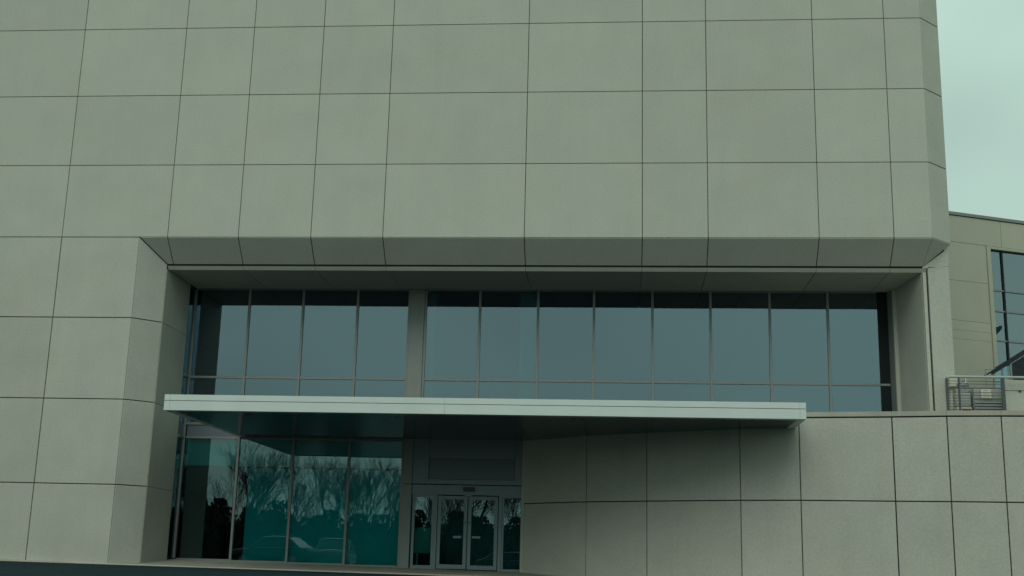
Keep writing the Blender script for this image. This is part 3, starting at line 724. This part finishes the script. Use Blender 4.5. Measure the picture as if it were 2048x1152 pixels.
# ------------------------------------------------------------------ bare trees and evergreens behind the camera, mirrored in the glass
def tree_mesh(seed, height):
    rnd = random.Random(seed); vs_, fs = [], []
    def seg(p, q, r0, r1, n):
        d = (q-p).normalized(); a = d.cross(Vector((.31, .95, .1))).normalized(); b = d.cross(a); k = len(vs_)
        for c_, r in ((p, r0), (q, r1)):
            for i in range(n):
                t = 2*math.pi*i/n; vs_.append(c_ + (a*math.cos(t) + b*math.sin(t))*r)
        for i in range(n): fs.append((k+i, k+(i+1)%n, k+n+(i+1)%n, k+n+i))
    def grow(p, d, ln, r, lev):
        steps = 3
        for s_ in range(steps):
            d = (d + Vector((rnd.uniform(-.14,.14), rnd.uniform(-.14,.14), rnd.uniform(.02,.22)))).normalized()
            q = p + d*(ln/steps); r1 = r*.86
            seg(p, q, r, r1, 6 if lev < 2 else 3); p, r = q, r1
            if lev < 5 and (s_ > 0 or lev > 0) and rnd.random() < .8:
                a = rnd.uniform(0, 2*math.pi); side = d.cross(Vector((math.cos(a), math.sin(a), .2))).normalized()
                grow(p, (d*.85 + side*.5).normalized(), ln*rnd.uniform(.55, .78), max(r*.55, .008), lev+1)
        if lev < 5:
            for _ in range(2):
                a = rnd.uniform(0, 2*math.pi); side = d.cross(Vector((math.cos(a), math.sin(a), .2))).normalized()
                grow(p, (d*.85 + side*.42).normalized(), ln*rnd.uniform(.62, .82), max(r*.7, .008), lev+1)
    grow(Vector((0,0,-.3)), Vector((0,0,1)), height*.26, height*.016, 0)
    top = max(v.z for v in vs_); k = height/top
    return [v*k for v in vs_], fs
def make_tree(seed, h):
    root = empty('bare_tree', (0, 0, 0), 'leafless winter tree with upswept branches, mirrored in the entrance glass', 'tree', 'bare trees facing the entrance')
    v_, f_ = tree_mesh(seed, h)
    nt_ = [i for i, f in enumerate(f_) if f[0] < 36]
    make('trunk', v_[:36], [f for f in f_ if max(f) < 36], M['bark'], root)
    rest = [f for f in f_ if min(f) >= 36]
    make('crown', v_[36:], [tuple(i-36 for i in f) for f in rest], M['bark'], root)
    return root
protos = [make_tree(s, h) for s, h in ((3, 10.5), (11, 10.0), (24, 9.6))]
spots = [(-52,-23),(-43,-18),(-38,-27),(-29.3,-18),(-22.2,-27),(-18.6,-18.5),(-10.8,-19),(-46, -20), (-40, -24), (-35.5, -21), (-31, -25), (-27.2, -21.5), (-23.8, -25), (-20.5, -22), (-16.5, -26), (-12.5, -22), (-9, -25), (-4.5, -22), (1, -25), (7, -23), (14, -26)]
for i, (x, y) in enumerate(spots):
    o = protos[i] if i < 3 else copy_tree(protos[i % 3])
    o.location = (x, y, -.5); o.rotation_euler = (0, 0, random.uniform(0, 6.28)); k = random.uniform(.9, 1.05); o.scale = (k, k, k)
# dense evergreen belt under them
rnd = random.Random(5); vs_, fs = [], []
clumps = []
x = -75.
while x < 45:
    clumps.append((x, -19+rnd.uniform(-1.5, 1.5), rnd.uniform(1.6, 2.6), rnd.choice((2.6, 3.2, 3.8, 4.2, 4.9)) + (.5 if x < -26 else 0)))
    x += rnd.uniform(1.3, 2.2)
x = -78.
while x < 48:
    clumps.append((x, -31+rnd.uniform(-1, 1), rnd.uniform(2.0, 2.8), rnd.uniform(4.3, 5.6)))
    x += rnd.uniform(1.6, 2.3)
for cx, cy, cr, chh in clumps:
    k = len(vs_); rings = [(-.6, 1.0), (-.6+chh*.3, .9), (-.6+chh*.6, .62), (-.6+chh*.84, .28)]
    for zz, q in rings:
        for i in range(9):
            t = 2*math.pi*i/9; rr = cr*q*.62*rnd.uniform(.85, 1.1); vs_.append(Vector((cx+rr*math.cos(t), cy+rr*math.sin(t)*.8, zz+rnd.uniform(-.15, .15))))
    for r_ in range(3):
        for i in range(9): fs.append((k+r_*9+i, k+r_*9+(i+1)%9, k+r_*9+9+(i+1)%9, k+r_*9+9+i))
    fs.append(tuple(k+27+i for i in range(9)))
    for _ in range(1700):
        t, u = rnd.uniform(0, 6.283), rnd.random()**.4
        zz = rnd.random(); rr = cr*u*(1-.75*zz**1.8)
        p = Vector((cx+rr*math.cos(t), cy+rr*math.sin(t)*.8, -.6+zz*chh))
        a = Vector((rnd.gauss(0,1), rnd.gauss(0,1), rnd.gauss(0,1))).normalized(); b = a.cross(Vector((rnd.gauss(0,1), rnd.gauss(0,1), rnd.gauss(0,1)))).normalized()
        s_ = rnd.uniform(.07, .21); k = len(vs_)
        vs_ += [p+a*s_, p+b*s_*.6, p-a*s_, p-b*s_*.6]; fs.append((k, k+1, k+2, k+3))
o = make('evergreen_shrubs', vs_, fs, M['evergreen']); tag(o, 'dark evergreen shrub belt across the lot, mirrored in the entrance glass', 'shrubs', kind='stuff')
